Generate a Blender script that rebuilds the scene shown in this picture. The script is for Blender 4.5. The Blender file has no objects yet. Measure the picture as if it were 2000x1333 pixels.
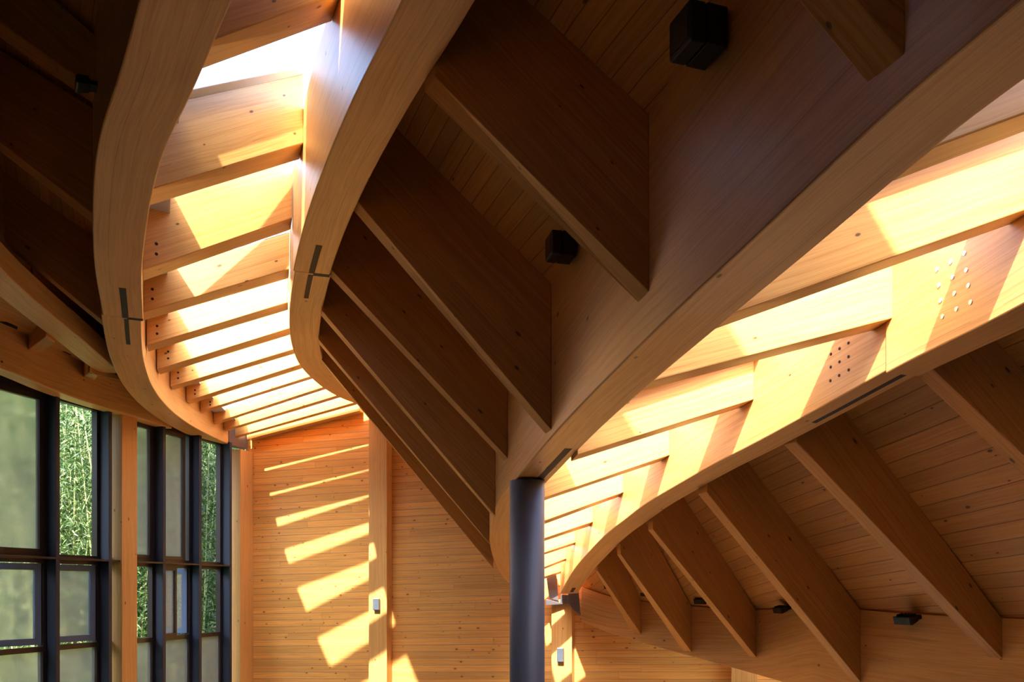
import bpy, bmesh, math, random
from mathutils import Vector as V, Matrix

random.seed(7)
C = bpy.context.scene.collection
F = 1700.0            # focal length in pixels of the 2000 px wide frame
CX, HY = 1000.0, 1150.0   # principal column and horizon row
EYE = 4.2             # eye height over the hall floor (camera stands on a gallery)


def U(x, y, Y):
    """point seen at pixel (x, y) at depth Y (eye-relative)"""
    return V(((x - CX) / F * Y, Y, (HY - y) / F * Y))


def pxof(p):
    return (CX + F * p.x / p.y, HY - F * p.z / p.y)


# ------------------------------------------------------------------ materials
def new_mat(name):
    m = bpy.data.materials.new(name)
    m.use_nodes = True
    nt = m.node_tree
    nt.nodes.clear()
    out = nt.nodes.new('ShaderNodeOutputMaterial')
    return m, nt, out


def lin(c):
    return tuple(((v / 255) / 12.92 if v / 255 <= 0.04045 else ((v / 255 + 0.055) / 1.055) ** 2.4) for v in c) + (1,)


class NT:
    def __init__(s, nt):
        s.nt = nt

    def n(s, t, **kw):
        nd = s.nt.nodes.new('ShaderNode' + t)
        for k, v in kw.items():
            setattr(nd, k, v)
        return nd

    def l(s, a, b):
        s.nt.links.new(a, b)

    def math(s, op, a, b=None, c=None):
        nd = s.n('Math', operation=op)
        for i, v in enumerate((a, b, c)):
            if v is None:
                continue
            if isinstance(v, (int, float)):
                nd.inputs[i].default_value = v
            else:
                s.l(v, nd.inputs[i])
        return nd.outputs[0]

    def mix(s, fac, a, b, mode='MIX'):
        nd = s.n('Mix', data_type='RGBA', blend_type=mode)
        for sock, v in ((nd.inputs[0], fac), (nd.inputs[6], a), (nd.inputs[7], b)):
            if isinstance(v, (int, float)):
                sock.default_value = v
            elif isinstance(v, tuple):
                sock.default_value = v
            else:
                s.l(v, sock)
        return nd.outputs[2]

    def ramp(s, fac, stops):
        nd = s.n('ValToRGB')
        els = nd.color_ramp.elements
        while len(els) < len(stops):
            els.new(0.5)
        for e, (p, c) in zip(els, stops):
            e.position = p
            e.color = c
        s.l(fac, nd.inputs[0])
        return nd.outputs[0]

    def comb(s, x, y, z):
        nd = s.n('CombineXYZ')
        for i, v in enumerate((x, y, z)):
            if isinstance(v, (int, float)):
                nd.inputs[i].default_value = v
            else:
                s.l(v, nd.inputs[i])
        return nd.outputs[0]


def wood(name, light, dark, knot=(70, 38, 16), rough=0.42, plank=0.0, tilt=0.0, groove_col=None,
         butt=0.0, knot_scale=1.5, knot_amount=0.5, coat=0.0, lam=0.0, knot_size=0.022):
    """pine along UV x; plank = board width for planked surfaces (grooves run along x)"""
    m, nt, out = new_mat(name)
    g = NT(nt)
    uv = g.n('UVMap')
    sep = g.n('SeparateXYZ')
    g.l(uv.outputs[0], sep.inputs[0])
    u, v = sep.outputs[0], sep.outputs[1]
    if tilt:
        v = g.math('SUBTRACT', v, g.math('MULTIPLY', u, tilt))
    info = g.n('ObjectInfo')
    rnd = g.math('MULTIPLY', info.outputs['Random'], 37.0)
    row = None
    if plank:
        vr = g.math('DIVIDE', v, plank)
        row = g.math('FLOOR', vr)
        fr = g.math('FRACT', vr)
        wn = g.n('TexWhiteNoise', noise_dimensions='2D')
        g.l(g.comb(row, rnd, 0), wn.inputs['Vector'])
        prow = wn.outputs['Value']
        if butt:
            uo = g.math('DIVIDE', g.math('ADD', u, g.math('MULTIPLY', prow, butt * 5)), butt)
            fu = g.math('FRACT', uo)
            cell = g.math('FLOOR', uo)
            wn2 = g.n('TexWhiteNoise', noise_dimensions='2D')
            g.l(g.comb(row, cell, 0), wn2.inputs['Vector'])
            prow = wn2.outputs['Value']
        off = g.math('MULTIPLY', prow, 50.0)
    else:
        off = rnd
    uu = g.math('ADD', u, off)
    vv = g.math('ADD', v, off)
    # slow waviness of the grain
    nz = g.n('TexNoise', noise_dimensions='2D')
    g.l(g.comb(g.math('MULTIPLY', uu, 0.9), g.math('MULTIPLY', vv, 3.0), 0), nz.inputs['Vector'])
    nz.inputs['Scale'].default_value = 1.0
    nz.inputs['Detail'].default_value = 2.0
    warp = g.math('MULTIPLY', g.math('SUBTRACT', nz.outputs[0], 0.5), 0.07)
    vg = g.math('ADD', vv, warp)
    # grain
    n1 = g.n('TexNoise', noise_dimensions='2D')
    g.l(g.comb(g.math('MULTIPLY', uu, 0.55), g.math('MULTIPLY', vg, 42.0), 0), n1.inputs['Vector'])
    n1.inputs['Scale'].default_value = 1.0
    n1.inputs['Detail'].default_value = 4.0
    n1.inputs['Roughness'].default_value = 0.6
    n2 = g.n('TexNoise', noise_dimensions='2D')
    g.l(g.comb(g.math('MULTIPLY', uu, 3.0), g.math('MULTIPLY', vg, 150.0), 0), n2.inputs['Vector'])
    n2.inputs['Scale'].default_value = 1.0
    n2.inputs['Detail'].default_value = 2.0
    grain = g.math('ADD', g.math('MULTIPLY', n1.outputs[0], 0.6), g.math('MULTIPLY', n2.outputs[0], 0.4))
    col = g.ramp(grain, [(0.32, lin(dark)), (0.60, lin(light))])
    # broad blotches of tone
    n3 = g.n('TexNoise', noise_dimensions='2D')
    g.l(g.comb(g.math('MULTIPLY', uu, 0.5), g.math('MULTIPLY', vv, 1.6), 0), n3.inputs['Vector'])
    n3.inputs['Scale'].default_value = 1.0
    n3.inputs['Detail'].default_value = 3.0
    tone = g.math('ADD', g.math('MULTIPLY', n3.outputs[0], 0.5), 0.75)
    if plank:
        tone = g.math('MULTIPLY', tone, g.math('ADD', g.math('MULTIPLY', prow, 0.14), 0.93))
    col = g.mix(1.0, col, g.comb(tone, tone, tone), 'MULTIPLY')
    if lam:
        fl = g.math('FRACT', g.math('DIVIDE', g.math('ADD', v, 0.031), lam))
        lw = g.math('LESS_THAN', fl, 0.012)
        lw = g.math('MULTIPLY', lw, g.math('GREATER_THAN', nz.outputs[0], 0.47))
        col = g.mix(g.math('MULTIPLY', lw, 0.45), col, lin((80, 44, 18)))
    # knots
    vo = g.n('TexVoronoi', voronoi_dimensions='2D')
    kx = knot_scale * 0.75
    g.l(g.comb(g.math('MULTIPLY', uu, kx), g.math('MULTIPLY', vg, knot_scale * 1.35), 0), vo.inputs['Vector'])
    vo.inputs['Scale'].default_value = 1.0
    ks = g.n('SeparateColor')
    g.l(vo.outputs['Color'], ks.inputs[0])
    size = g.math('ADD', 0.016, g.math('MULTIPLY', ks.outputs[1], knot_size))
    present = g.math('LESS_THAN', ks.outputs[0], knot_amount)
    d = g.math('DIVIDE', vo.outputs['Distance'], size)
    nk = g.math('MULTIPLY', g.math('MAXIMUM', g.math('SUBTRACT', 1.25, d), 0.0), present)
    kmask = g.math('MINIMUM', g.math('MULTIPLY', nk, 1.6), 0.85)
    ring = g.math('MULTIPLY', g.math('MAXIMUM', g.math('SUBTRACT', 1.0, g.math('DIVIDE', d, 3.2)), 0.0), present)
    col = g.mix(g.math('MULTIPLY', ring, 0.35), col, lin(dark))
    col = g.mix(kmask, col, lin(knot))
    bsdf = g.n('BsdfPrincipled')
    hgt = g.math('MULTIPLY', grain, 0.25)
    if plank:
        e0 = g.math('MINIMUM', fr, g.math('SUBTRACT', 1.0, fr))
        gw = 0.035
        gm = g.math('SUBTRACT', 1.0, g.math('MINIMUM', g.math('DIVIDE', e0, gw), 1.0))
        if butt:
            e1 = g.math('MINIMUM', fu, g.math('SUBTRACT', 1.0, fu))
            gb = g.math('LESS_THAN', e1, 0.0016 / butt)
            gm2 = g.math('MAXIMUM', gm, g.math('MULTIPLY', gb, 0.9))
        else:
            gm2 = gm
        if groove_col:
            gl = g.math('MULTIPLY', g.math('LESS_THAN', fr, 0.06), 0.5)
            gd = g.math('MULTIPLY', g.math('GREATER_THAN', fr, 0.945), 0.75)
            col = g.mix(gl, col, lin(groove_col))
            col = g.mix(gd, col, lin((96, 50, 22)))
            if butt:
                col = g.mix(g.math('MULTIPLY', gb, 0.6), col, lin((110, 60, 28)))
        else:
            col = g.mix(g.math('MULTIPLY', g.math('POWER', gm2, 0.7), 0.7), col, lin((60, 30, 10)))
        hgt = g.math('SUBTRACT', hgt, g.math('MULTIPLY', gm2, 2.0))
    bump = g.n('Bump')
    bump.inputs['Strength'].default_value = 0.35
    bump.inputs['Distance'].default_value = 0.004
    g.l(hgt, bump.inputs['Height'])
    g.l(bump.outputs[0], bsdf.inputs['Normal'])
    g.l(col, bsdf.inputs['Base Color'])
    bsdf.inputs['Roughness'].default_value = rough
    bsdf.inputs['Coat Weight'].default_value = coat
    bsdf.inputs['Coat Roughness'].default_value = 0.3
    g.l(bsdf.outputs[0], out.inputs[0])
    return m


def plain(name, col, rough=0.5, metal=0.0, noise=0.0):
    m, nt, out = new_mat(name)
    g = NT(nt)
    b = g.n('BsdfPrincipled')
    b.inputs['Roughness'].default_value = rough
    b.inputs['Metallic'].default_value = metal
    if noise:
        tc = g.n('TexCoord')
        nz = g.n('TexNoise')
        nz.inputs['Scale'].default_value = 9.0
        nz.inputs['Detail'].default_value = 5.0
        g.l(tc.outputs['Object'], nz.inputs['Vector'])
        t = g.math('ADD', g.math('MULTIPLY', nz.outputs[0], noise * 2), 1.0 - noise)
        g.l(g.mix(1.0, lin(col), g.comb(t, t, t), 'MULTIPLY'), b.inputs['Base Color'])
    else:
        b.inputs['Base Color'].default_value = lin(col)
    g.l(b.outputs[0], out.inputs[0])
    return m


WL, WD = (226, 172, 102), (204, 142, 74)
M = {}
M['beam'] = wood('glulam_beam_wood', WL, WD, knot_scale=1.8, knot_amount=0.5, knot_size=0.014, coat=0.12, rough=0.4, lam=0.24)
M['joist'] = wood('joist_wood', (234, 178, 100), (214, 148, 72), knot_scale=2.4, knot_amount=0.6, knot_size=0.03, coat=0.25, rough=0.4, lam=0.19)
M['rafter'] = wood('rafter_wood', (196, 138, 66), (170, 110, 44), knot_scale=2.2, knot_amount=0.55, knot_size=0.03, rough=0.5, lam=0.26)
M['post'] = wood('post_wood', (228, 172, 100), (210, 146, 76), knot_scale=2.4, knot_amount=0.5, coat=0.15)
M['deck'] = wood('ceiling_plank_wood', (208, 150, 76), (188, 126, 52), plank=0.125, knot_scale=2.6, knot_amount=0.4, rough=0.5)
M['deckr'] = wood('ceiling_plank_wood_wide', (208, 148, 74), (190, 124, 56), plank=0.15, knot_scale=3.2, knot_amount=0.5, knot_size=0.035, rough=0.5)
M['wall'] = wood('wall_plank_wood', (236, 176, 94), (218, 146, 66), plank=0.1035, knot=(128, 70, 30), butt=4.2, tilt=0.0253,
                 groove_col=(240, 190, 140), knot_scale=4.6, knot_amount=0.6, knot_size=0.06, rough=0.45)
M['steel'] = plain('grey_painted_steel', (86, 90, 102), 0.5, 0.0)
M['bracket'] = plain('zinc_grey_steel', (128, 122, 124), 0.4, 0.6, 0.1)
M['mull'] = plain('dark_blue_aluminium', (36, 44, 64), 0.5, 0.1)
M['mullb'] = plain('dark_brown_aluminium', (50, 40, 38), 0.35, 0.2)
M['sash'] = plain('slate_blue_aluminium', (96, 116, 146), 0.4, 0.1)
M['black'] = plain('black_lamp_metal', (20, 18, 18), 0.45, 0.2)
M['lens'] = plain('lamp_lens_glass', (60, 58, 54), 0.15)
M['alu'] = plain('white_aluminium', (205, 212, 222), 0.35, 0.3)
M['sconce'] = plain('galvanised_sconce_metal', (108, 114, 124), 0.4, 0.4, 0.25)
M['hole'] = plain('dark_drilled_hole', (34, 18, 8), 0.8)
M['bolt'] = plain('bright_zinc_bolt', (200, 204, 212), 0.3, 0.5)
M['slot'] = plain('dark_slot_steel', (26, 20, 16), 0.6)
M['floor'] = plain('polished_concrete_floor', (200, 178, 146), 0.5, 0.0, 0.08)
M['roof'] = plain('roof_underlay', (90, 62, 36), 0.8, 0.0, 0.1)
M['hill'] = plain('dark_green_hillside', (62, 84, 46), 0.9, 0.0, 0.4)
M['paint'] = plain('dark_timber_lining', (92, 78, 62), 0.8, 0.0, 0.06)


def glass_mat():
    m, nt, out = new_mat('clear_skylight_glass')
    g = NT(nt)
    t = g.n('BsdfTransparent')
    t.inputs[0].default_value = (0.93, 0.96, 0.98, 1)
    gl = g.n('BsdfGlossy')
    gl.inputs['Roughness'].default_value = 0.02
    mx = g.n('MixShader')
    mx.inputs[0].default_value = 0.05
    g.l(t.outputs[0], mx.inputs[1])
    g.l(gl.outputs[0], mx.inputs[2])
    g.l(mx.outputs[0], out.inputs[0])
    return m


def poly_mat():
    """frosted, finely ribbed polycarbonate sheet"""
    m, nt, out = new_mat('frosted_ribbed_polycarbonate')
    g = NT(nt)
    uv = g.n('UVMap')
    sep = g.n('SeparateXYZ')
    g.l(uv.outputs[0], sep.inputs[0])
    rib = g.math('SINE', g.math('MULTIPLY', sep.outputs[0], 2 * math.pi / 0.016))
    rf = g.n('BsdfRefraction')
    rf.inputs['Roughness'].default_value = 0.24
    rf.inputs['IOR'].default_value = 1.08
    rf.inputs['Color'].default_value = (0.78, 0.76, 0.72, 1)
    tl = g.n('BsdfTranslucent')
    tl.inputs['Color'].default_value = (0.5, 0.48, 0.43, 1)
    df = g.n('BsdfDiffuse')
    df.inputs['Color'].default_value = (0.62, 0.62, 0.58, 1)
    gl = g.n('BsdfGlossy')
    gl.inputs['Roughness'].default_value = 0.22
    bp = g.n('Bump')
    bp.inputs['Strength'].default_value = 0.5
    bp.inputs['Distance'].default_value = 0.002
    g.l(rib, bp.inputs['Height'])
    g.l(bp.outputs[0], gl.inputs['Normal'])
    tone = g.math('ADD', g.math('MULTIPLY', rib, 0.09), 0.91)
    g.l(g.mix(1.0, (0.92, 0.9, 0.87, 1), g.comb(tone, tone, tone), 'MULTIPLY'), rf.inputs['Color'])
    m1 = g.n('MixShader')
    m1.inputs[0].default_value = 0.16
    g.l(rf.outputs[0], m1.inputs[1])
    g.l(tl.outputs[0], m1.inputs[2])
    m2 = g.n('MixShader')
    m2.inputs[0].default_value = 0.14
    g.l(m1.outputs[0], m2.inputs[1])
    g.l(df.outputs[0], m2.inputs[2])
    m3 = g.n('MixShader')
    m3.inputs[0].default_value = 0.07
    g.l(m2.outputs[0], m3.inputs[1])
    g.l(gl.outputs[0], m3.inputs[2])
    g.l(m3.outputs[0], out.inputs[0])
    return m


def leaf_mat():
    m, nt, out = new_mat('bamboo_leaf')
    g = NT(nt)
    geo = g.n('NewGeometry')
    rnd = geo.outputs['Random Per Island']
    col = g.ramp(rnd, [(0.0, lin((26, 52, 16))), (0.5, lin((56, 86, 36))), (0.85, lin((92, 120, 62))), (1.0, lin((170, 172, 120)))])
    b = g.n('BsdfPrincipled')
    b.inputs['Roughness'].default_value = 0.45
    g.l(col, b.inputs['Base Color'])
    t = g.n('BsdfTranslucent')
    g.l(col, t.inputs[0])
    mx = g.n('MixShader')
    mx.inputs[0].default_value = 0.3
    g.l(b.outputs[0], mx.inputs[1])
    g.l(t.outputs[0], mx.inputs[2])
    g.l(mx.outputs[0], out.inputs[0])
    return m


M['glass'] = glass_mat()
M['poly'] = poly_mat()
M['leaf'] = leaf_mat()
M['culm'] = plain('bamboo_culm', (150, 158, 104), 0.4, 0.0, 0.2)


# ------------------------------------------------------------------ mesh helpers
def tag(o, label=None, cat=None, group=None, kind=None):
    if label:
        o['label'] = label
    if cat:
        o['category'] = cat
    if group:
        o['group'] = group
    if kind:
        o['kind'] = kind
    return o


def mesh_obj(name, verts, faces, uvs, mat, parent=None, bevel=0.0, smooth=None):
    """verts in eye-relative world space.  uvs: list per face of list of (u,v)"""
    lo = V((min(v[0] for v in verts), min(v[1] for v in verts), min(v[2] for v in verts)))
    hi = V((max(v[0] for v in verts), max(v[1] for v in verts), max(v[2] for v in verts)))
    org = V(((lo.x + hi.x) / 2, (lo.y + hi.y) / 2, lo.z))
    base = V(parent['_base']) if parent is not None else V((0, 0, 0))
    me = bpy.data.meshes.new(name)
    me.from_pydata([tuple(V(v) - org) for v in verts], [], faces)
    if uvs:
        ul = me.uv_layers.new(name='UVMap')
        k = 0
        for f in uvs:
            for c in f:
                ul.data[k].uv = c
                k += 1
    me.materials.append(mat)
    if smooth:
        for p in me.polygons:
            p.use_smooth = True
    me.update()
    o = bpy.data.objects.new(name, me)
    C.objects.link(o)
    o.location = org - base if parent is not None else org
    o['_base'] = tuple(org)
    if parent is not None:
        o.parent = parent
    if bevel:
        md = o.modifiers.new('bevel', 'BEVEL')
        md.width = bevel
        md.segments = 2
        md.limit_method = 'ANGLE'
        md.angle_limit = math.radians(40)
    if smooth == 'auto':
        pass
    return o


def empty(name, loc):
    o = bpy.data.objects.new(name, None)
    o.empty_display_size = 0.2
    C.objects.link(o)
    o.location = loc
    o['_base'] = tuple(loc)
    return o


def add_hexa(vs, fs, us, P, du=None):
    """P: 8 points: 0..3 ring at one end (nb, fb, ft, nt), 4..7 at the other end; UV x runs between the rings"""
    b = len(vs)
    vs += [tuple(p) for p in P]
    P = [V(p) for p in P]
    L = ((P[4] - P[0]).length)
    acc = 0.0
    for i in range(4):
        j = (i + 1) % 4
        w = (P[j] - P[i]).length
        w2 = (P[4 + j] - P[4 + i]).length
        fs.append((b + i, b + 4 + i, b + 4 + j, b + j))
        ax = (P[4] - P[0]).normalized()
        s0, s1 = (P[j] - P[i]).dot(ax), (P[4 + j] - P[4 + i]).dot(ax)
        us.append([(0, acc), (L, acc), (L + s1, acc + w2), (s0, acc + w)])
        acc += max(w, w2) + 0.013
    fs.append((b + 3, b + 2, b + 1, b + 0)[::-1])
    us.append([(0, 0), (.1, 0), (.1, .1), (0, .1)])
    fs.append((b + 4, b + 5, b + 6, b + 7)[::-1])
    us.append([(0, 0), (.1, 0), (.1, .1), (0, .1)])


def fix_normals(o):
    bm = bmesh.new()
    bm.from_mesh(o.data)
    bmesh.ops.recalc_face_normals(bm, faces=bm.faces)
    bm.to_mesh(o.data)
    bm.free()
    return o


def hexa(name, P, mat, parent=None, bevel=0.005):
    vs, fs, us = [], [], []
    add_hexa(vs, fs, us, P)
    return fix_normals(mesh_obj(name, vs, fs, us, mat, parent, bevel))


def frame_box(name, o, ax, ay, az, sx, sy, sz, mat, parent=None, bevel=0.003):
    """box from corner o along axes (unit vectors) with sizes; UV x along the z axis given"""
    o, ax, ay, az = V(o), V(ax) * sx, V(ay) * sy, V(az) * sz
    P = [o, o + ax, o + ax + ay, o + ay]
    P += [p + az for p in P]
    return hexa(name, P, mat, parent, bevel)


def cyl(name, p0, p1, r0, r1, mat, parent=None, n=32, bevel=0.0):
    p0, p1 = V(p0), V(p1)
    ax = (p1 - p0).normalized()
    a = ax.orthogonal().normalized()
    b = ax.cross(a)
    vs, fs, us = [], [], []
    L = (p1 - p0).length
    for k, (p, r) in enumerate(((p0, r0), (p1, r1))):
        for i in range(n):
            t = 2 * math.pi * i / n
            vs.append(p + a * (r * math.cos(t)) + b * (r * math.sin(t)))
    for i in range(n):
        j = (i + 1) % n
        fs.append((i, j, n + j, n + i))
        us.append([(0, i * .02), (0, i * .02 + .02), (L, i * .02 + .02), (L, i * .02)])
    fs.append(tuple(range(n))[::-1])
    us.append([(0, 0)] * n)
    fs.append(tuple(range(n, 2 * n)))
    us.append([(0, 0)] * n)
    o = fix_normals(mesh_obj(name, vs, fs, us, mat, parent, bevel))
    for p in o.data.polygons:
        if len(p.vertices) == 4:
            p.use_smooth = True
    return o


# ------------------------------------------------------------------ curved glulam beams
def catmull(pts, n_per=10):
    P = [V(p) for p in pts]
    P = [P[0] * 2 - P[1]] + P + [P[-1] * 2 - P[-2]]
    out = []
    for i in range(1, len(P) - 2):
        p0, p1, p2, p3 = P[i - 1:i + 3]
        for k in range(n_per):
            t = k / n_per
            out.append(0.5 * ((2 * p1) + (p2 - p0) * t + (2 * p0 - 5 * p1 + 4 * p2 - p3) * t * t
                              + (3 * p1 - p0 - 3 * p2 + p3) * t ** 3))
    out.append(P[-2])
    return out


def smooth_pts(P, it):
    P = list(P)
    for _ in range(it):
        Q = P[:]
        for i in range(1, len(P) - 1):
            Q[i] = (P[i - 1] + P[i] * 2 + P[i + 1]) / 4
        P = Q
    return P


class Beam:
    """base = soffit edge from near to far; side=+1: other edge lies to the right, -1: to the left"""

    def __init__(s, base, W, side, H, sm=6, drop=1.0):
        s.base = smooth_pts(catmull(base), sm)
        s.n = len(s.base)
        s.tan, s.perp, s.oth = [], [], []
        for i in range(s.n):
            a, b = s.base[max(i - 1, 0)], s.base[min(i + 1, s.n - 1)]
            t = (b - a)
            s.tan.append(t.normalized())
            p = V((t.y, -t.x, 0)).normalized()
            s.perp.append(p * side)
        s.perp = smooth_pts(s.perp, 6)
        s.perp = [p.normalized() for p in s.perp]
        s.oth = [s.base[i] + s.perp[i] * W for i in range(s.n)]
        s.H = [H(p) if callable(H) else H for p in s.base]
        s.W = W
        s.H2 = [h * drop for h in s.H]

    def curve(s, which):
        return s.base if which == 'base' else s.oth

    def at(s, which, Y):
        """point on soffit edge at depth Y, plus tangent and height"""
        c = s.curve(which)
        for i in range(s.n - 1):
            y0, y1 = c[i].y, c[i + 1].y
            if (y0 - Y) * (y1 - Y) <= 0 and y0 != y1:
                t = (Y - y0) / (y1 - y0)
                return c[i].lerp(c[i + 1], t), s.tan[i].lerp(s.tan[min(i + 1, s.n - 1)], t).normalized(), s.H[i] + (s.H[i + 1] - s.H[i]) * t
        i = 0 if abs(c[0].y - Y) < abs(c[-1].y - Y) else s.n - 1
        tt = s.tan[i]
        return c[i] + tt * ((Y - c[i].y) / tt.y), tt, s.H[i]

    def idx(s, Y):
        return min(range(s.n), key=lambda i: abs(s.base[i].y - Y))

    def mesh(s, name, i0, i1, mat, parent, bevel=0.008, dz=0.0, shift=0.0):
        vs, fs, us = [], [], []
        acc = 0.0
        A = []
        for i in range(i0, i1 + 1):
            if i > i0:
                acc += (s.base[i] - s.base[i - 1]).length
            A.append(acc)
            up = V((0, 0, s.H[i]))
            sh = s.perp[i] * shift + V((0, 0, dz))
            vs += [s.base[i] + sh, s.oth[i] + sh, s.oth[i] + V((0, 0, s.H2[i])) + sh, s.base[i] + up + sh]
        m = i1 - i0 + 1
        for k in range(m - 1):
            offs = [0, s.W, s.W + s.H[i0 + k], 2 * s.W + s.H[i0 + k], 2 * s.W + 2 * s.H[i0 + k]]
            offs2 = [0, s.W, s.W + s.H[i0 + k + 1], 2 * s.W + s.H[i0 + k + 1], 2 * s.W + 2 * s.H[i0 + k + 1]]
            for e in range(4):
                f = (e + 1) % 4
                fs.append((4 * k + e, 4 * (k + 1) + e, 4 * (k + 1) + f, 4 * k + f))
                us.append([(A[k], offs[e]), (A[k + 1], offs2[e]), (A[k + 1], offs2[e + 1]), (A[k], offs[e + 1])])
        fs.append((0, 1, 2, 3))
        us.append([(0, 0), (.05, 0), (.05, .3), (0, .3)])
        b = 4 * (m - 1)
        fs.append((b, b + 1, b + 2, b + 3))
        us.append([(0, 0), (.05, 0), (.05, .3), (0, .3)])
        o = fix_normals(mesh_obj(name, vs, fs, us, mat, parent, bevel))
        for p in o.data.polygons:
            p.use_smooth = False
        return o

    def soffit_patch(s, name, Y0, Y1, a, b, mat, parent, th=0.012):
        """thin plate let into the soffit between lateral fractions a..b and depths Y0..Y1"""
        N = 8
        top, bot = [], []
        for k in range(N + 1):
            Y = Y0 + (Y1 - Y0) * k / N
            p, t, h = s.at('base', Y)
            q, _, _ = s.at('oth', Y)
            # lateral direction
            d = V((t.y, -t.x, 0)).normalized()
            if (q - p).dot(d) < 0:
                d = -d
            bot.append((p + d * s.W * a, p + d * s.W * b))
        vs, fs, us = [], [], []
        for (l, r) in bot:
            vs += [l + V((0, 0, -0.002)), r + V((0, 0, -0.002)), r + V((0, 0, th)), l + V((0, 0, th))]
        for k in range(N):
            for e in range(4):
                f = (e + 1) % 4
                fs.append((4 * k + e, 4 * k + 4 + e, 4 * k + 4 + f, 4 * k + f))
                us.append([(0, 0)] * 4)
        fs.append((0, 1, 2, 3))
        us.append([(0, 0)] * 4)
        q = 4 * N
        fs.append((q, q + 1, q + 2, q + 3))
        us.append([(0, 0)] * 4)
        return fix_normals(mesh_obj(name, vs, fs, us, mat, parent))


def UZ(x, y, z):
    Y = z * F / (HY - y)
    return U(x, y, Y)


# --- the two walls the photo shows
CORN = V((-4.284, 14.0, 0))
DW = V((1, -0.267, 0)).normalized()      # along the plank wall, to the right
NW = V((-0.267, -1, 0)).normalized()     # out of the plank wall, into the hall
DG = V((0.267, 1, 0)).normalized()       # along the window wall, away from the camera
NG = V((1, -0.267, 0)).normalized()      # out of the window wall, into the hall


def wall_at(x):
    """point of the plank wall plane (z=0) in pixel column x"""
    v = (x - CX) / F
    t = (v * CORN.y - CORN.x) / (1 + 0.267 * v)
    return CORN + V((1, -0.267, 0)) * t


def glaz_at(x, inset=0.0):
    """point of the window wall plane (shifted into the hall) in pixel column x"""
    v = (x - CX) / F
    c = CORN + NG * inset
    # c.x - .267 s = v (c.y - s)
    s_ = (v * c.y - c.x) / (v - 0.267)
    return c - V((0.267, 1, 0)) * s_


# --- beams
Z1 = 2.22
b1 = [V((0.34, 1.16, Z1)), V((-0.27, 2.03, Z1))] + [UZ(x, y, Z1) for x, y in
     [(455, 0), (420, 80), (372, 190), (320, 300), (292, 410), (277, 530), (279, 610), (280, 673), (285, 712), (299, 754),
      (323, 789), (355, 818), (397, 844), (448, 868)]]
B1 = Beam(b1, 0.30, -1, lambda p: 0.74 + 0.23 * min(1.0, max(0.0, (9.0 - p.y) / 1.4)))
Z2 = 2.72
b2 = [V((0.60, 1.17, Z2)), V((0.155, 2.43, Z2)), V((-0.195, 3.3, Z2))] + [UZ(x, y, Z2) for x, y in
     [(786, 0), (740, 91), (688, 196), (638, 312), (604, 405), (583, 480), (569, 550), (563, 610), (564, 656), (575, 698),
      (594, 727), (628, 757), (662, 777), (696, 790)]]
b2.append(V((-2.1, 13.42, Z2)))
B2 = Beam(b2, 0.31, 1, 0.90)
b3 = [V((1.75, 0.6, 1.56)), V((1.5, 1.3, 1.50)), U(2000, -4, 2.1), U(1720, 232, 2.6), U(1472, 466, 3.2), U(1300, 626, 3.85), U(1200, 725, 4.6), U(1120, 807, 5.35),
      U(1066, 867, 6.0), U(1003, 943, 7.1), U(972, 982, 7.9), U(959, 1023, 8.7), U(956, 1055, 9.5), U(962, 1088, 10.7),
      U(974, 1116, 11.7), U(990, 1137, 12.4), V((0.0, 12.8, 0.02))]
B3 = Beam(b3, 0.27, 1, 1.04, sm=4, drop=0.72)
b4 = [V((2.95, 1.2, 1.66)), V((2.8, 2.6, 1.56)), U(2000, 588, 4.2), U(1850, 664, 4.75), U(1747, 716, 5.2), U(1600, 798, 5.8), U(1473, 867, 6.4), U(1390, 910, 6.9),
      U(1308, 957, 7.5), U(1256, 989, 8.05), U(1218, 1018, 8.6), U(1186, 1043, 9.15), U(1158, 1071, 9.7), U(1124, 1110, 10.7), U(1105, 1140, 11.6),
      U(1094, 1160, 12.3)]
B4 = Beam(b4, 0.25, 1, 0.72, sm=4)
b5 = [U(1135, 1215, 12.5), U(1190, 1237, 12.35), U(1253, 1256, 12.0), U(1350, 1283, 11.3), U(1480, 1319, 10.4), V((3.4, 8.5, -1.13)),
      V((3.95, 7.0, -1.16)), V((4.35, 5.4, -1.12)), V((4.7, 3.6, -1.05)), V((4.9, 1.5, -1.0))]
b5 = b5[::-1]
B5 = Beam(b5, 0.25, 1, lambda p: 0.50 + 0.42 * min(1.0, max(0.0, (12.5 - p.y) / 3.2)) if p.y > 5 else 0.92)
bw = [V((-5.75, 5.4, 2.2)), V((-5.42, 7.25, 2.2))] + [UZ(x, y, 2.2) for x, y in
     [(0, 719), (101, 761), (180, 789), (270, 815), (336, 838)]]
BW = Beam(bw, 0.20, -1, 0.47)
b0 = [V((-3.14, 4.44, 2.41)), V((-3.49, 5.5, 2.385)), UZ(0, 524, 2.364), UZ(101, 615, 2.355), UZ(162, 665, 2.345), UZ(216, 712, 2.326), V((-4.18, 9.38, 2.32))]
B0 = Beam(b0, 0.25, -1, 0.2)


def beam_thing(name, B, parts, mat, label, cat='beam'):
    p = B.base[0]
    r = empty(name, (p.x, p.y, p.z))
    tag(r, label, cat)
    for (ya, yb, dz, sh) in parts:
        i0 = 0 if ya is None else B.idx(ya)
        i1 = B.n - 1 if yb is None else B.idx(yb)
        B.mesh('glulam_segment', min(i0, i1), max(i0, i1), mat, r, dz=dz, shift=sh)
    return r


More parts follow.
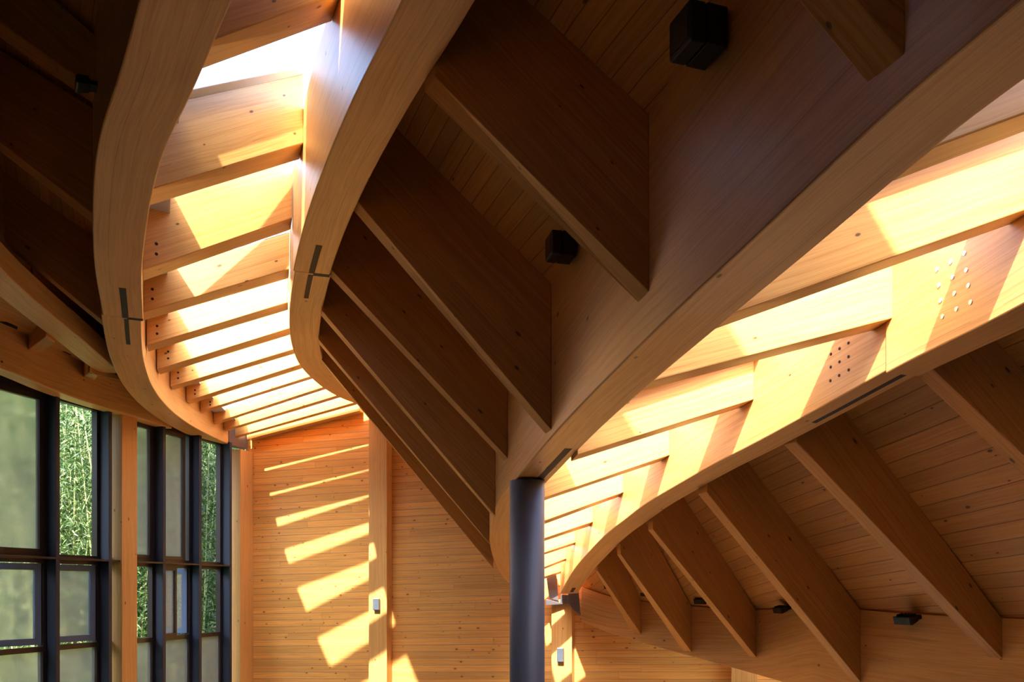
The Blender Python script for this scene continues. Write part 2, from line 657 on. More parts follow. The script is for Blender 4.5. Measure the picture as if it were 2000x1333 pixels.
R1 = beam_thing('curved_beam', B1, [(None, 7.2, 0, 0), (7.2, None, 0, 0.012)], M['beam'],
                'curved timber beam ending at the corner post, left edge of the left skylight')
R2 = beam_thing('curved_beam', B2, [(None, 7.48, 0, 0), (7.48, None, 0, 0.012)], M['beam'],
                'S-curved timber beam with blue-lit side, right edge of the left skylight')
R3 = beam_thing('curved_beam', B3, [(None, None, 0, 0)], M['beam'],
                'huge timber beam sweeping diagonally down onto the grey steel column')
R4 = beam_thing('curved_beam', B4, [(None, 5.25, -0.02, -0.012), (5.25, None, 0, 0)], M['beam'],
                'arched timber beam with silver bolts, right edge of the right skylight')
R5 = beam_thing('curved_beam', B5, [(None, None, 0, 0)], M['beam'],
                'low curved timber beam carrying a row of black floodlights, bottom right')
RW = beam_thing('edge_beam', BW, [(None, None, 0, 0)], M['beam'],
                'timber edge beam running directly above the tall windows')
R0 = beam_thing('curved_beam', B0, [(None, None, 0, 0)], M['beam'],
                'slim timber beam between the window edge beam and the leftmost curved beam')

# splice slots in the soffits
B1.soffit_patch('splice_slot', 6.48, 7.19, 0.36, 0.52, M['slot'], R1)
B1.soffit_patch('splice_slot', 7.22, 7.96, 0.36, 0.48, M['slot'], R1)
B1.soffit_patch('splice_slot', 7.175, 7.22, 0.0, 0.4, M['slot'], R1)
B2.soffit_patch('splice_slot', 7.45, 7.51, 0.55, 1.0, M['slot'], R2)
B2.soffit_patch('splice_slot', 6.85, 7.46, 0.42, 0.58, M['slot'], R2)
B2.soffit_patch('splice_slot', 7.5, 8.11, 0.42, 0.56, M['slot'], R2)
B3.soffit_patch('column_slot', 6.1, 6.95, 0.60, 0.80, M['slot'], R3)
B4.soffit_patch('splice_slot', 4.4, 5.15, 0.45, 0.62, M['slot'], R4)
B4.soffit_patch('splice_slot', 5.28, 6.0, 0.55, 0.72, M['slot'], R4)
B4.soffit_patch('splice_slot', 11.9, 12.2, 0.5, 0.7, M['slot'], R4)


def face_pt(B, which, x, y, out=0.0):
    """point on the vertical side face of the beam seen at pixel x,y"""
    c = B.curve(which)
    for i in range(B.n - 1):
        x0, x1 = pxof(c[i])[0], pxof(c[i + 1])[0]
        if c[i].y > 1.5 and (x0 - x) * (x1 - x) <= 0 and x0 != x1:
            t = (x - x0) / (x1 - x0)
            p = c[i].lerp(c[i + 1], t)
            z = (HY - y) / F * p.y
            tt = B.tan[i]
            nrm = V((tt.y, -tt.x, 0)).normalized()
            sgn = 1 if which == 'base' else -1
            # outward direction of this face
            o = B.base[i] - B.oth[i]
            o.z = 0
            o = o.normalized() * sgn
            return V((p.x, p.y, z)) + o * out, o
    return None, None


for i, (zx, zy) in enumerate([(1678, 272), (1602, 320), (1525, 362), (1688, 366), (1612, 405), (1536, 450), (1700, 452), (1622, 496), (1545, 534),
                              (1712, 545), (1633, 583), (1555, 625)]):
    p, o = face_pt(B4, 'base', 1300 + zx / 2.854, 400 + zy / 2.854)
    if p is not None:
        cyl('bolt', p - o * 0.002, p + o * 0.016, 0.014, 0.013, M['bolt'], R4, 14)['label'] = 'silver bolt head'
for i, (zx, zy) in enumerate([(1020, 772), (970, 803), (922, 834), (1020, 848), (970, 877), (921, 906), (1021, 922), (968, 953), (919, 982)]):
    p, o = face_pt(B4, 'base', 1300 + zx / 2.854, 400 + zy / 2.854)
    if p is not None:
        cyl('bolt_hole', p - o * 0.01, p + o * 0.002, 0.010, 0.010, M['hole'], R4, 12)['label'] = 'dark drilled hole'


# ------------------------------------------------------------------ straight members
def on_line(B, which, Y, l0, l1):
    """point on beam side face at depth Y whose image lies on the line l0-l1"""
    p, t, h = B.at(which, Y)
    x = CX + F * p.x / p.y
    y = l0[1] + (l1[1] - l0[1]) * (x - l0[0]) / (l1[0] - l0[0])
    return V((p.x, p.y, (HY - y) / F * p.y)), t


def horiz(t):
    t = V((t.x, t.y, 0))
    return t.normalized()


def member(name, P, Q, tP, tQ, w, hP, hQ, mat, label, cat, group=None, bevel=0.006):
    """P,Q near bottom corners; width w along tP/tQ (away from the camera); plumb ends"""
    a, b = V((0, 0, hP)), V((0, 0, hQ))
    p1 = P + tP * w
    q1 = Q + tQ * w
    o = hexa(name, [P, p1, p1 + a, P + a, Q, q1, q1 + b, Q + b], mat, None, bevel)
    tag(o, label, cat, group)
    return o


ORD = ['first', 'second', 'third', 'fourth', 'fifth', 'sixth', 'seventh', 'eighth', 'ninth', 'tenth', 'eleventh', 'twelfth', 'thirteenth']

# left skylight joists: image line of the near bottom edge, depth at left beam, depth at right beam, height
JL = [((426, 75), (627, 0), 4.15, 5.10, .50),
      ((307, 366), (594, 279), 5.45, 6.55, .52),
      ((279, 528), (568, 427), 6.80, 7.57, .50),
      ((282, 610), (564, 526), 7.84, 8.16, .34),
      ((287, 675), (562, 591), 8.73, 8.93, .30),
      ((307, 722), (561, 643), 9.84, 9.84, .30),
      ((333, 756), (569, 684), 10.76, 10.62, .27),
      ((364, 784), (585, 713), 11.58, 11.25, .20),
      ((394, 803), (606, 736), 12.20, 11.78, .16),
      ((431, 822), (631, 757), 12.74, 12.20, .14),
      ((459, 834), (659, 773), 13.15, 12.58, .13),
      ((478, 848), (692, 787), 13.55, 12.95, .13)]
nJ = len(JL)
curb_w = lambda Y: 0.0
JL_pts = []
for k, (l0, l1, yl, yr, h) in enumerate(JL):
    P, t1 = on_line(B1, 'base', yl, l0, l1)
    Q, t2 = on_line(B2, 'base', yr, l0, l1)
    d = (P - Q)
    cw = curb_w(yr)
    Q = Q + d * (cw / d.length)
    w = 0.24 if k < 6 else (0.18 if k < 8 else 0.12)
    t1, t2 = horiz(t1), horiz(t2)
    order = nJ - 1 - k
    nm = ORD[order]
    o = member('skylight_joist', P, Q, t1, t2, w / max(.5, t1.y), h, h, M['joist'],
               f'{nm} joist from the plank wall in the left skylight' if order else 'left skylight joist nearest the plank wall', 'joist', 'joists across the left skylight')
    JL_pts.append((P, Q, t1, t2, w, h))
    if 2 <= k <= 8:
        nrm = (Q - P).cross(V((0, 0, 1))).normalized()
        if nrm.y > 0:
            nrm = -nrm
        for dz in (0.36, 0.68):
            c = P + (Q - P) * (0.06 + 0.012 * (k % 3)) + V((0, 0, h * dz * (0.5 if k < 3 else 0.8)))
            cyl('screw_hole', c - nrm * 0.01, c + nrm * 0.0015, 0.013, 0.013, M['hole'], o, 10)

# rim joist against the plank wall
wa, wb = wall_at(482), wall_at(702)
P = U(482, 859, (wa + NW * .17).y)
Q = U(702, 803, (wb + NW * .17).y)
rim = hexa('rim_joist', [P, P - NW * .165, P - NW * .165 + V((0, 0, .16)), P + V((0, 0, .16)),
                         Q, Q - NW * .165, Q - NW * .165 + V((0, 0, .16)), Q + V((0, 0, .16))], M['joist'])
tag(rim, 'thin rim timber fixed along the plank wall top under the left skylight', 'joist')

# right skylight joists
JR = [((1871, 270), (2000, 222), 2.75, 3.2, .42),
      ((1435, 612), (2000, 411), 3.9, 4.1, .45),
      ((1300, 738), (1745, 621), 4.95, 5.2, .45),
      ((1106, 896), (1473, 780), 6.2, 6.4, .34),
      ((1064, 973), (1312, 888), 7.4, 7.5, .28),
      ((1064, 1018), (1218, 962), 8.7, 8.6, .26),
      ((1064, 1052), (1158, 1020), 9.7, 9.7, .24),
      ((1064, 1080), (1124, 1060), 10.6, 10.7, .22),
      ((1064, 1108), (1105, 1092), 11.45, 11.55, .20),
      ((1064, 1127), (1093, 1118), 12.1, 12.2, .19)]
JR_pts = []
n2 = len(JR)
for k, (l0, l1, yl, yr, h) in enumerate(JR):
    P, t1 = on_line(B3, 'oth', yl, l0, l1)
    Q, t2 = on_line(B4, 'base', yr, l0, l1)
    w = 0.18 if k < 7 else 0.14
    order = n2 - 1 - k
    member('skylight_joist', P, Q, t1, t2, w / max(.5, t1.y), h, h, M['joist'],
           f'{ORD[order]} joist from the plank wall in the right skylight' if order else 'right skylight joist nearest the plank wall, beside the column',
           'joist', 'joists across the right skylight')
    JR_pts.append((P, Q, t1, t2, w, h))

# rafters between the S-curved beam and the diagonal beam
RC = [((1678, 0), (1770, 108), 3.0, 2.5),
      ((840, 140), (1268, 570), 4.53, 4.05),
      ((695, 390), (1075, 838), 6.17, 5.85),
      ((645, 525), (988, 892), 7.47, 7.35),
      ((621, 598), (967, 1008), 8.40, 8.1),
      ((616, 656), (954, 1060), 9.36, 9.35),
      ((628, 703), (957, 1103), 10.29, 10.9)]
TOP2 = Z2 + 0.88
lab = ['short rafter stub with a light underside at the top right corner',
       'broad dark rafter directly above the square black floodlight',
       'broad dark rafter just below the square black floodlight, longest of its bay',
       'dark rafter whose upper end meets the splice of the S-curved beam',
       'dark rafter third from the planked wall behind the steel column',
       'dark rafter second from the planked wall behind the steel column',
       'lowest dark rafter silhouetted against the planked wall left of the column']
for k, (l0, l1, ya, yb) in enumerate(RC):
    P, t1 = on_line(B2, 'oth', ya, l0, l1)
    Q, t2 = on_line(B3, 'base', yb, l0, l1)
    s3, _, h3 = B3.at('base', Q.y)
    t1, t2 = horiz(t1), horiz(t2)
    member('roof_rafter', P, Q, t1, t2, 0.16, TOP2 - P.z, s3.z + h3 - Q.z - 0.01, M['rafter'], lab[k], 'rafter', 'rafters of the middle roof slope')

# rafters between the arched beam and the low floodlight beam
RR = [((1812, 712), (2000, 890), 5.3, 5.2),
      ((1558, 866), (2000, 1332), 6.35, 7.0),
      ((1372, 952), (1680, 1332), 7.4, 8.5),
      ((1265, 1022), (1480, 1288), 8.5, 10.4),
      ((1200, 1066), (1351, 1275), 9.5, 11.3),
      ((1160, 1105), (1254, 1242), 10.6, 12.0)]
lab = ['rafter cut by the right picture edge, in the lower right roof slope',
       'long rafter right of the rightmost floodlight, running to the bottom right corner',
       'long rafter ending between the two rightmost floodlights',
       'rafter ending left of the second floodlight from the right',
       'second rafter from the steel end bracket of the low beam',
       'short rafter nearest the steel end bracket of the low beam']
for k, (l0, l1, ya, yb) in enumerate(RR):
    P, t1 = on_line(B4, 'oth', ya, l0, l1)
    Q, t2 = on_line(B5, 'base', yb, l0, l1)
    p4, _, h4 = B4.at('oth', ya)
    p5, _, h5 = B5.at('base', yb)
    t1, t2 = horiz(t1), horiz(t2)
    member('roof_rafter', P, Q, t1, t2, 0.14, p4.z + h4 - P.z - 0.01, p5.z + h5 - Q.z - 0.01, M['rafter'], lab[k], 'rafter', 'rafters of the lower right roof slope')

# rafters left of the leftmost curved beam
TOP1 = 2.88
RL = [((0, 44), (207, 189), 4.53, (-200, 5.4)),
      ((0, 278), (191, 425), 5.21, (-150, 5.98)),
      ((47, 500), (216, 640), 7.28, (-100, 7.05))]
lab = ['dark rafter in the top left corner', 'dark rafter below the small black lamp at upper left', 'dark rafter lowest on the left side of the leftmost curved beam']
RLends = []
for k, (l0, l1, ya, (xe, ye)) in enumerate(RL):
    Q, t2 = on_line(B1, 'oth', ya, l0, l1)
    y = l0[1] + (l1[1] - l0[1]) * (xe - l0[0]) / (l1[0] - l0[0])
    P = U(xe, y, ye)
    t2 = horiz(t2)
    h = 0.56
    member('roof_rafter', P, Q, t2, t2, 0.16, h, max(.2, TOP1 - Q.z), M['rafter'], lab[k], 'rafter', 'rafters of the upper left roof slope')
    RLends.append(P + V((0, 0, h)))

# short rafters between edge beam and slim beam
for k, (l0, l1, ya, yb) in enumerate([((50, 687), (97, 652), 9.14, 7.98), ((164, 736), (185, 718), 10.2, 9.12), ((-60, 637), (-5, 590), 8.1, 6.85)]):
    P, t1 = on_line(BW, 'base', ya, l0, l1)
    Q, t2 = on_line(B0, 'oth', yb, l0, l1)
    t1, t2 = horiz(t1), horiz(t2)
    member('roof_rafter', P, Q, t1, t2, 0.2, 2.65 - P.z, 2.51 - Q.z, M['rafter'],
           ['short stub rafter above the left window, between slim beam and edge beam', 'short stub rafter above the window post, next to the curved beam', 'short stub rafter at the left picture edge above the window'][k],
           'rafter', 'short rafters above the windows')


# ------------------------------------------------------------------ roof decks
def deck(name, A, Bc, mat, label, th=0.07, n=40, name_kind='structure'):
    """ruled planked surface between two polylines (same travel direction)"""
    def resample(P, n):
        L = [0]
        for i in range(1, len(P)):
            L.append(L[-1] + (P[i] - P[i - 1]).length)
        out = []
        for k in range(n + 1):
            s_ = L[-1] * k / n
            i = max(j for j in range(len(P)) if L[j] <= s_ + 1e-9)
            i = min(i, len(P) - 2)
            t = (s_ - L[i]) / max(1e-9, L[i + 1] - L[i])
            out.append(P[i].lerp(P[i + 1], min(1, t)))
        return out
    a, b = resample(A, n), resample(Bc, n)
    vs, fs, us = [], [], []
    m = 6
    acc = 0
    grid = []
    for k in range(n + 1):
        if k:
            acc += ((a[k] + b[k]) / 2 - (a[k - 1] + b[k - 1]) / 2).length
        row = []
        w = (b[k] - a[k]).length
        for j in range(m + 1):
            row.append((a[k].lerp(b[k], j / m), (acc, w * j / m)))
        grid.append(row)
    Wd = m + 1
    for k in range(n + 1):
        for j in range(Wd):
            vs.append(tuple(grid[k][j][0]))
    N = len(vs)
    for k in range(n + 1):
        for j in range(Wd):
            p = grid[k][j][0]
            vs.append((p.x, p.y, p.z + th))
    for k in range(n):
        for j in range(m):
            q = [k * Wd + j, (k + 1) * Wd + j, (k + 1) * Wd + j + 1, k * Wd + j + 1]
            uvq = [grid[k][j][1], grid[k + 1][j][1], grid[k + 1][j + 1][1], grid[k][j + 1][1]]
            fs.append(tuple(q))
            us.append(uvq)
            fs.append(tuple(N + i for i in q[::-1]))
            us.append(uvq[::-1])
    edge = [k * Wd for k in range(n + 1)]
    edge2 = [k * Wd + m for k in range(n + 1)]
    for e in (edge, edge2):
        for k in range(n):
            fs.append((e[k], e[k + 1], N + e[k + 1], N + e[k]))
            us.append([(0, 0)] * 4)
    for r0 in (0, n * Wd):
        for j in range(m):
            fs.append((r0 + j, r0 + j + 1, N + r0 + j + 1, N + r0 + j))
            us.append([(0, 0)] * 4)
    o = fix_normals(mesh_obj(name, vs, fs, us, mat))
    tag(o, label, 'ceiling', None, name_kind)
    return o


up = lambda pts, z: [V((p.x, p.y, p.z + z)) for p in pts]
# middle slope
deck('ceiling', [V((p.x, p.y, TOP2)) - B2.perp[i] * .04 for i, p in enumerate(B2.oth)], [V((p.x, p.y, p.z + 1.02)) + B3.perp[i] * .006 for i, p in enumerate(B3.base)], M['deck'],
     'planked underside of the middle roof slope')
# lower right slope
i5 = [p for p in B5.base]
deck('ceiling', [p + V((0, 0, 0.69)) - B4.perp[i] * .04 for i, p in enumerate(B4.oth)], [B5.base[i] + B5.perp[i] * .04 + V((0, 0, B5.H[i] - .01)) for i in range(B5.n)], M['deckr'],
     'planked underside of the lower right roof slope')
# upper left slope
j0 = B1.idx(1.2)
j1 = B1.n - 1
outer = [V((p.x, p.y, TOP1)) - B1.perp[i] * .04 for i, p in enumerate(B1.oth)]
e0, e1, e2 = RLends
dirv = (e2 - e0)
left_line = [e0 - dirv * 2.0 + V((0, 0, .6)), e0, e1, e2, V((-5.2, 9.0, 3.35)), V((-5.05, 13.7, 3.15))]
left_line = smooth_pts(catmull(left_line), 5)
deck('ceiling', outer, left_line, M['deck'], 'planked underside of the upper left roof slope')
# strip over the windows
deck('ceiling', [V((p.x, p.y, 2.655)) for p in BW.base], [V((p.x, p.y, 2.52)) for p in B0.oth] + [V((-4.6, 11.9, 2.5))], M['deck'],
     'planked strip of ceiling between edge beam and slim beam')

# outer roof skins that keep the sky out beyond the slopes
def quad_slab(name, pts, mat, th, label):
    vs = [tuple(p) for p in pts] + [(p[0], p[1], p[2] + th) for p in pts]
    n = len(pts)
    fs = [tuple(range(n)), tuple(range(n, 2 * n))[::-1]] + [(i, (i + 1) % n, n + (i + 1) % n, n + i) for i in range(n)]
    us = [[(vs[i][0], vs[i][1]) for i in f] for f in fs]
    o = fix_normals(mesh_obj(name, vs, fs, us, mat))
    tag(o, label, 'ceiling', None, 'structure')
    return o


quad_slab('ceiling', [(-5.4, 5.0, 2.76), (-4.6, 12.0, 2.76), (-4.3, 14.1, 2.76), (-5.9, 14.1, 2.76), (-8.4, 5.0, 2.76)], M['roof'], .08, 'roof eaves over the window wall')
quad_slab('ceiling', [(5.0, 1.0, 0.0), (4.6, 5.4, -0.15), (4.0, 8.5, -0.2), (3.1, 10.5, -0.1), (1.3, 12.5, 0.05), (9, 11.5, 1.2), (9, 1.0, 1.2)], M['roof'], .08, 'roof skin right of the low beam')
quad_slab('ceiling', [(-9.8, -3.7, 5.2), (9.2, -3.7, 5.2), (9.2, 1.3, 4.14), (-9.8, 1.3, 4.14)], M['roof'], .08, 'roof skin over the gallery')
quad_slab('ceiling', [(-9.5, 1.2, 4.2), (0.2, 1.2, 4.2), (-1.95, 4.25, 4.2), (-3.6, 5.6, 4.9), (-9.5, 5.6, 4.9)], M['roof'], .08, 'roof skin over the left slope')
LL = [p + V((0, 0, .09)) for p in left_line if p.y > 3.4]
deck('ceiling', LL, [V((-7.4, 3.4, 4.6)), V((-6.6, 8.0, 3.7)), V((-5.6, 13.9, 2.9))], M['roof'], 'roof skin outside the upper left slope')
quad_slab('ceiling', [(-1.3, 1.2, 4.12), (1.4, 1.2, 4.12), (-.5, 5.0, 4.02), (-1.85, 4.1, 3.5)], M['roof'], .08, 'added roof sheet blocking sun at the near end of the left skylight')  # added to keep sun off the column and the nearest joist


# ------------------------------------------------------------------ skylight glazing, frames and added shade strips
def glazing(name, pts, zoff, label, hang):
    """glass laid on the joist tops with an aluminium bar on each joist"""
    r = empty(name, pts[len(pts) // 2][0])
    tag(r, label, 'window', None, 'structure')
    for k in range(len(pts) - 1):
        P, Q, t1, t2, w, h = pts[k]
        P2, Q2, _, _, w2, h2 = pts[k + 1]
        up1, up2 = V((0, 0, h + zoff)), V((0, 0, h2 + zoff))
        a, b, c, d = P + up1 + t1 * (w * .5), Q + up1 + t2 * (w * .5), Q2 + up2 + t2 * (w2 * .5), P2 + up2 + t1 * (w2 * .5)
        th = V((0, 0, .012))
        hexa('glass_pane', [a, b, b + th, a + th, d, c, c + th, d + th], M['glass'], r, 0)
    for k in range(len(pts)):
        P, Q, t1, t2, w, h = pts[k]
        # bar along the near top edge of the joist
        z0 = V((0, 0, h))
        e = hang.get(k, 0)
        a, b = P + z0 - t1 * e, Q + z0 - t2 * e
        th = V((0, 0, zoff + .03))
        hexa('glazing_bar', [a, a + t1 * (.11 + e), a + t1 * (.11 + e) + th, a + th, b, b + t2 * (.11 + e), b + t2 * (.11 + e) + th, b + th], M['alu'], r, .004)
    return r


glazing('window_3', JL_pts, 0.10, 'aluminium framed glass skylight over the left joists', {1: .1})
glazing('window_4', JR_pts, 0.08, 'aluminium framed glass skylight over the right joists', {1: .13, 3: .12})  # two bars overhang their joists to shade the upper joist faces


def strip(name, B, which, Y0, Y1, zf, w, th, mat, label, parent=None, cat='trim', n=30, taper=None):
    """board that follows a beam side face: w = width away from the face"""
    rows = []
    acc = 0
    for k in range(n + 1):
        Y = Y0 + (Y1 - Y0) * k / n
        p, t, h = B.at(which, Y)
        i = B.idx(Y)
        o = (B.base[i] - B.oth[i])
        o.z = 0
        o = o.normalized() * (1 if which == 'base' else -1)
        ww = taper(Y) if taper else w
        z = zf(Y)
        rows.append((V((p.x, p.y, z)), o * ww))
    vs, fs, us = [], [], []
    A = 0
    for k, (p, o) in enumerate(rows):
        vs += [p, p + o, p + o + V((0, 0, th)), p + V((0, 0, th))]
    for k in range(n):
        L = (rows[k + 1][0] - rows[k][0]).length
        for e in range(4):
            f = (e + 1) % 4
            fs.append((4 * k + e, 4 * k + 4 + e, 4 * k + 4 + f, 4 * k + f))
            us.append([(A, e * .3), (A + L, e * .3), (A + L, e * .3 + .3), (A, e * .3 + .3)])
        A += L
    fs.append((0, 1, 2, 3))
    us.append([(0, 0)] * 4)
    q = 4 * n
    fs.append((q, q + 1, q + 2, q + 3))
    us.append([(0, 0)] * 4)
    o = fix_normals(mesh_obj(name, vs, fs, us, mat, parent))
    if label:
        tag(o, label, cat, None, 'structure' if name.startswith('trim') else None)
    return o


def interpz(pts, i, Y):
    """height of the joist tops along one end (i=0 left, 1 right)"""
    S = [(p[i].y, p[i].z + p[5]) for p in pts]
    if Y <= S[0][0]:
        return S[0][1]
    for a, b in zip(S, S[1:]):
        if a[0] <= Y <= b[0]:
            return a[1] + (b[1] - a[1]) * (Y - a[0]) / (b[0] - a[0])
    return S[-1][1]


# opaque strip added above the left beam to set the sun's shadow edge
strip('trim_1', B1, 'base', 1.9, 13.4, lambda Y: interpz(JL_pts, 0, Y) + .01, .2, .2, M['alu'], 'added opaque strip shading the left skylight edge')

# fascia closing the step between the slim beam and the upper left slope
strip('trim_2', B0, 'oth', 4.55, 9.35, lambda Y: 2.5, .03, 1.0, M['rafter'], 'dark fascia boards above the slim beam')
# unseen shade panel added just beyond the first joist
P, Q, t1, t2, w, h = JL_pts[0]
a, b = P + t1 * w + V((0, 0, h + .15)), Q + t2 * w + V((0, 0, h + .15))
a2, b2 = a + t1 * .75, b + t2 * .95
th = V((0, 0, .03))
tag(hexa('trim_3', [a, a2, a2 + th, a + th, b, b2, b2 + th, b + th], M['alu'], None, 0), 'added shade panel beside the nearest left joist', 'trim', None, 'structure')

for kk, (fl, fr2) in ((1, (.75, .65)), (2, (.40, .15))):  # more hidden panels, added to shade the next joist faces
    P, Q, t1, t2, w, h = JL_pts[kk]
    a, b = P + t1 * w + V((0, 0, h + .15)), Q + t2 * w + V((0, 0, h + .15))
    a2, b2 = a + t1 * fl, b + t2 * fr2
    tag(hexa('trim_%d' % (kk + 3), [a, a2, a2 + th, a + th, b, b2, b2 + th, b + th], M['alu'], None, 0), 'added shade panel behind a near left joist', 'trim', None, 'structure')
# end board closing the corner between slim beam and curved beam
q0, _, _ = B0.at('oth', 9.2)
q1, _, _ = B1.at('oth', 9.6)
q0 = V((q0.x - .05, q0.y, 2.28))
q1 = V((q1.x + .03, q1.y, 2.28))
dq = V((0, .03, 0))
hz = V((0, 0, 1.0))
tag(hexa('trim_6', [q0, q0 + dq, q0 + dq + hz, q0 + hz, q1, q1 + dq, q1 + dq + hz, q1 + hz], M['rafter'], None, 0), 'end board behind the slim beam', 'trim', None, 'structure')

# ------------------------------------------------------------------ walls and floor
FZ = -EYE


def wall_quad(name, a, b, z0, z1, mat, label, th=.15, nrm=None):
    L = (b - a).length
    n = nrm * -th
    A, Bp = V((a.x, a.y, z0)), V((b.x, b.y, z0))
    up_ = V((0, 0, z1 - z0))
    vs = [A, Bp, Bp + up_, A + up_, A + n, Bp + n, Bp + n + up_, A + n + up_]
    fs = [(0, 1, 2, 3), (4, 5, 6, 7), (0, 1, 5, 4), (1, 2, 6, 5), (2, 3, 7, 6), (3, 0, 4, 7)]
    base = [(0, z0), (L, z0), (L, z1), (0, z1)]
    us = [base, base] + [[(0, 0), (.1, 0), (.1, .1), (0, .1)]] * 4
    o = fix_normals(mesh_obj(name, [tuple(v) for v in vs], fs, us, mat))
    tag(o, label, 'wall', None, 'structure')
    return o


wall_quad('wall_back', CORN, CORN + DW * 14.5, FZ, 4.6, M['wall'], 'wall of horizontal pine planks with bright sun patches', nrm=NW)
quad_slab('floor', [(-9, -3.5, FZ - .1), (10, -3.5, FZ - .1), (10, 10.2, FZ - .1), (-4.0, 14.2, FZ - .1)], M['floor'], .1, 'hall floor')['category'] = 'floor'
quad_slab('floor', [(-7.5, -3.5, -1.75), (8.9, -3.5, -1.75), (8.9, 3.2, -1.75), (-6.9, 3.2, -1.75)], M['paint'], .12, 'gallery floor under the camera')['category'] = 'floor'
wall_quad('wall_right', V((8.9, -3.5, 0)), V((8.9, 11, 0)), FZ, -1.4, M['paint'], 'low side wall out of the picture', nrm=V((-1, 0, 0)))
wall_quad('wall_front', V((-9.5, -3.5, 0)), V((9.0, -3.5, 0)), FZ, 5.6, M['paint'], 'wall behind the gallery, out of the picture', nrm=V((0, 1, 0)))

# posts on the plank wall
def wall_post(x0, x1, prot, label, ztop):
    xm = (x0 + x1) / 2
    c = wall_at(xm)
    c2 = c + NW * prot
    # width from pixels on the protruded plane
    def on(x):
        v = (x - CX) / F
        t = (v * (CORN.y + NW.y * prot) - (CORN.x + NW.x * prot)) / (1 + 0.267 * v)
        return CORN + NW * prot + V((1, -0.267, 0)) * t
    a, b = on(x0), on(x1)
    w = (b - a).length
    P = []
    for z in (FZ, ztop):
        for q in (a, b, b - NW * prot, a - NW * prot):
            P.append(V((q.x, q.y, z)))
    o = hexa('wall_post', P, M['post'])
    tag(o, label, 'post')
    return o, a, b


p1, p1a, p1b = wall_post(720, 755.5, .20, 'square timber post with a small metal sconce on the plank wall, left of the column', 2.78)
p2, p2a, p2b = wall_post(1077, 1117, .18, 'square timber post on the plank wall just right of the steel column', -0.16)
p3, p3a, p3b = wall_post(1428, 1480, .18, 'square timber post half hidden under the low floodlight beam', -0.55)

# window wall posts
def glaz_post(x_near, x_far, prot, name, label, ztop):
    a, b = glaz_at(x_near, prot), glaz_at(x_far, prot)
    P = []
    for z in (FZ, ztop):
        for q in (a, b, b - NG * prot * 1.6, a - NG * prot * 1.6):
            P.append(V((q.x, q.y, z)))
    o = hexa(name, P, M['post'])
    tag(o, label, 'post')
    return o


glaz_post(238, 268, .15, 'window_post', 'square timber post standing between the two window bays', 2.24)
ca = glaz_at(470, .14)
P = []
cb = CORN + NG * .14 + DG * -.005
for z in (FZ, 2.18):
    for q in (ca, cb, cb - NG * .28, ca - NG * .28):
        P.append(V((q.x, q.y, z)))
tag(hexa('window_post', P, M['post']), 'timber corner post between the windows and the plank wall', 'post')

# steel brackets at the ends of the beams
c = V((-4.42, 13.86, 2.2))
fr = DW
br = empty('steel_bracket', (c.x, c.y, c.z))
tag(br, 'grey steel bracket joining the curved beam to the corner post', 'bracket')
pA = U(448, 832, 13.38)
pB = U(484, 838, 13.9)
pC = U(484, 878, 13.9)
pD = U(448, 869, 13.38)
hexa('plate', [pA, pB, pC, pD] + [p + V((-.12, .03, 0)) for p in (pA, pB, pC, pD)], M['bracket'], br, .004)
br = empty('steel_bracket', tuple(U(1120, 1190, 12.4)))
tag(br, 'dark steel bracket holding the low beam to the wall post, right of the column', 'bracket')


def poly_prism(name, pix, Y, depth, mat, parent):
    a = [U(x, y, Y) for x, y in pix]
    n = len(a)
    vs = a + [p + V((0, depth, 0)) for p in a]
    fs = [tuple(range(n)), tuple(range(n, 2 * n))[::-1]] + [(i, (i + 1) % n, n + (i + 1) % n, n + i) for i in range(n)]
    us = [[(0, 0)] * len(f) for f in fs]
    return fix_normals(mesh_obj(name, [tuple(v) for v in vs], fs, us, mat, parent, .003))


poly_prism('gusset_plate', [(1110, 1160), (1130, 1152), (1134, 1203), (1120, 1192), (1108, 1178)], 12.36, .06, M['bracket'], br)
poly_prism('cap_plate', [(1067, 1171), (1094, 1178), (1096, 1162), (1120, 1163), (1121, 1180), (1112, 1180), (1066, 1183)], 12.40, .08, M['bracket'], br)

# valley gutter end seen between the last joist and the post
gt = poly_prism('gutter_end', [(1066, 1117), (1086, 1112), (1091, 1174), (1073, 1170)], 12.45, .12, M['bracket'], None)
tag(gt, 'grey metal gutter end between the last right joist and the wall post', 'gutter')

# ------------------------------------------------------------------ column
cyc = 7.02
cx_, tt, hh = B3.at('base', cyc)
pc = cx_ + V((tt.y, -tt.x, 0)).normalized() * .135
rad = 34.2 / F * pc.y
pc.x = (1029.5 - CX) / F * pc.y
col = empty('steel_column', (pc.x, pc.y, FZ))
tag(col, 'round grey painted steel column carrying the diagonal beam', 'column')
cyl('shaft', (pc.x, pc.y, FZ), (pc.x, pc.y, pc.z - .005), rad, rad, M['steel'], col, 64)
frame_box('head_plate', (pc.x - .02, pc.y - .11, pc.z - .05), (1, 0, 0), (0, 1, 0), (0, 0, 1), .04, .22, .055, M['steel'], col)
cyl('base_plate', (pc.x, pc.y, FZ), (pc.x, pc.y, FZ + .02), rad * 1.5, rad * 1.5, M['steel'], col, 40)

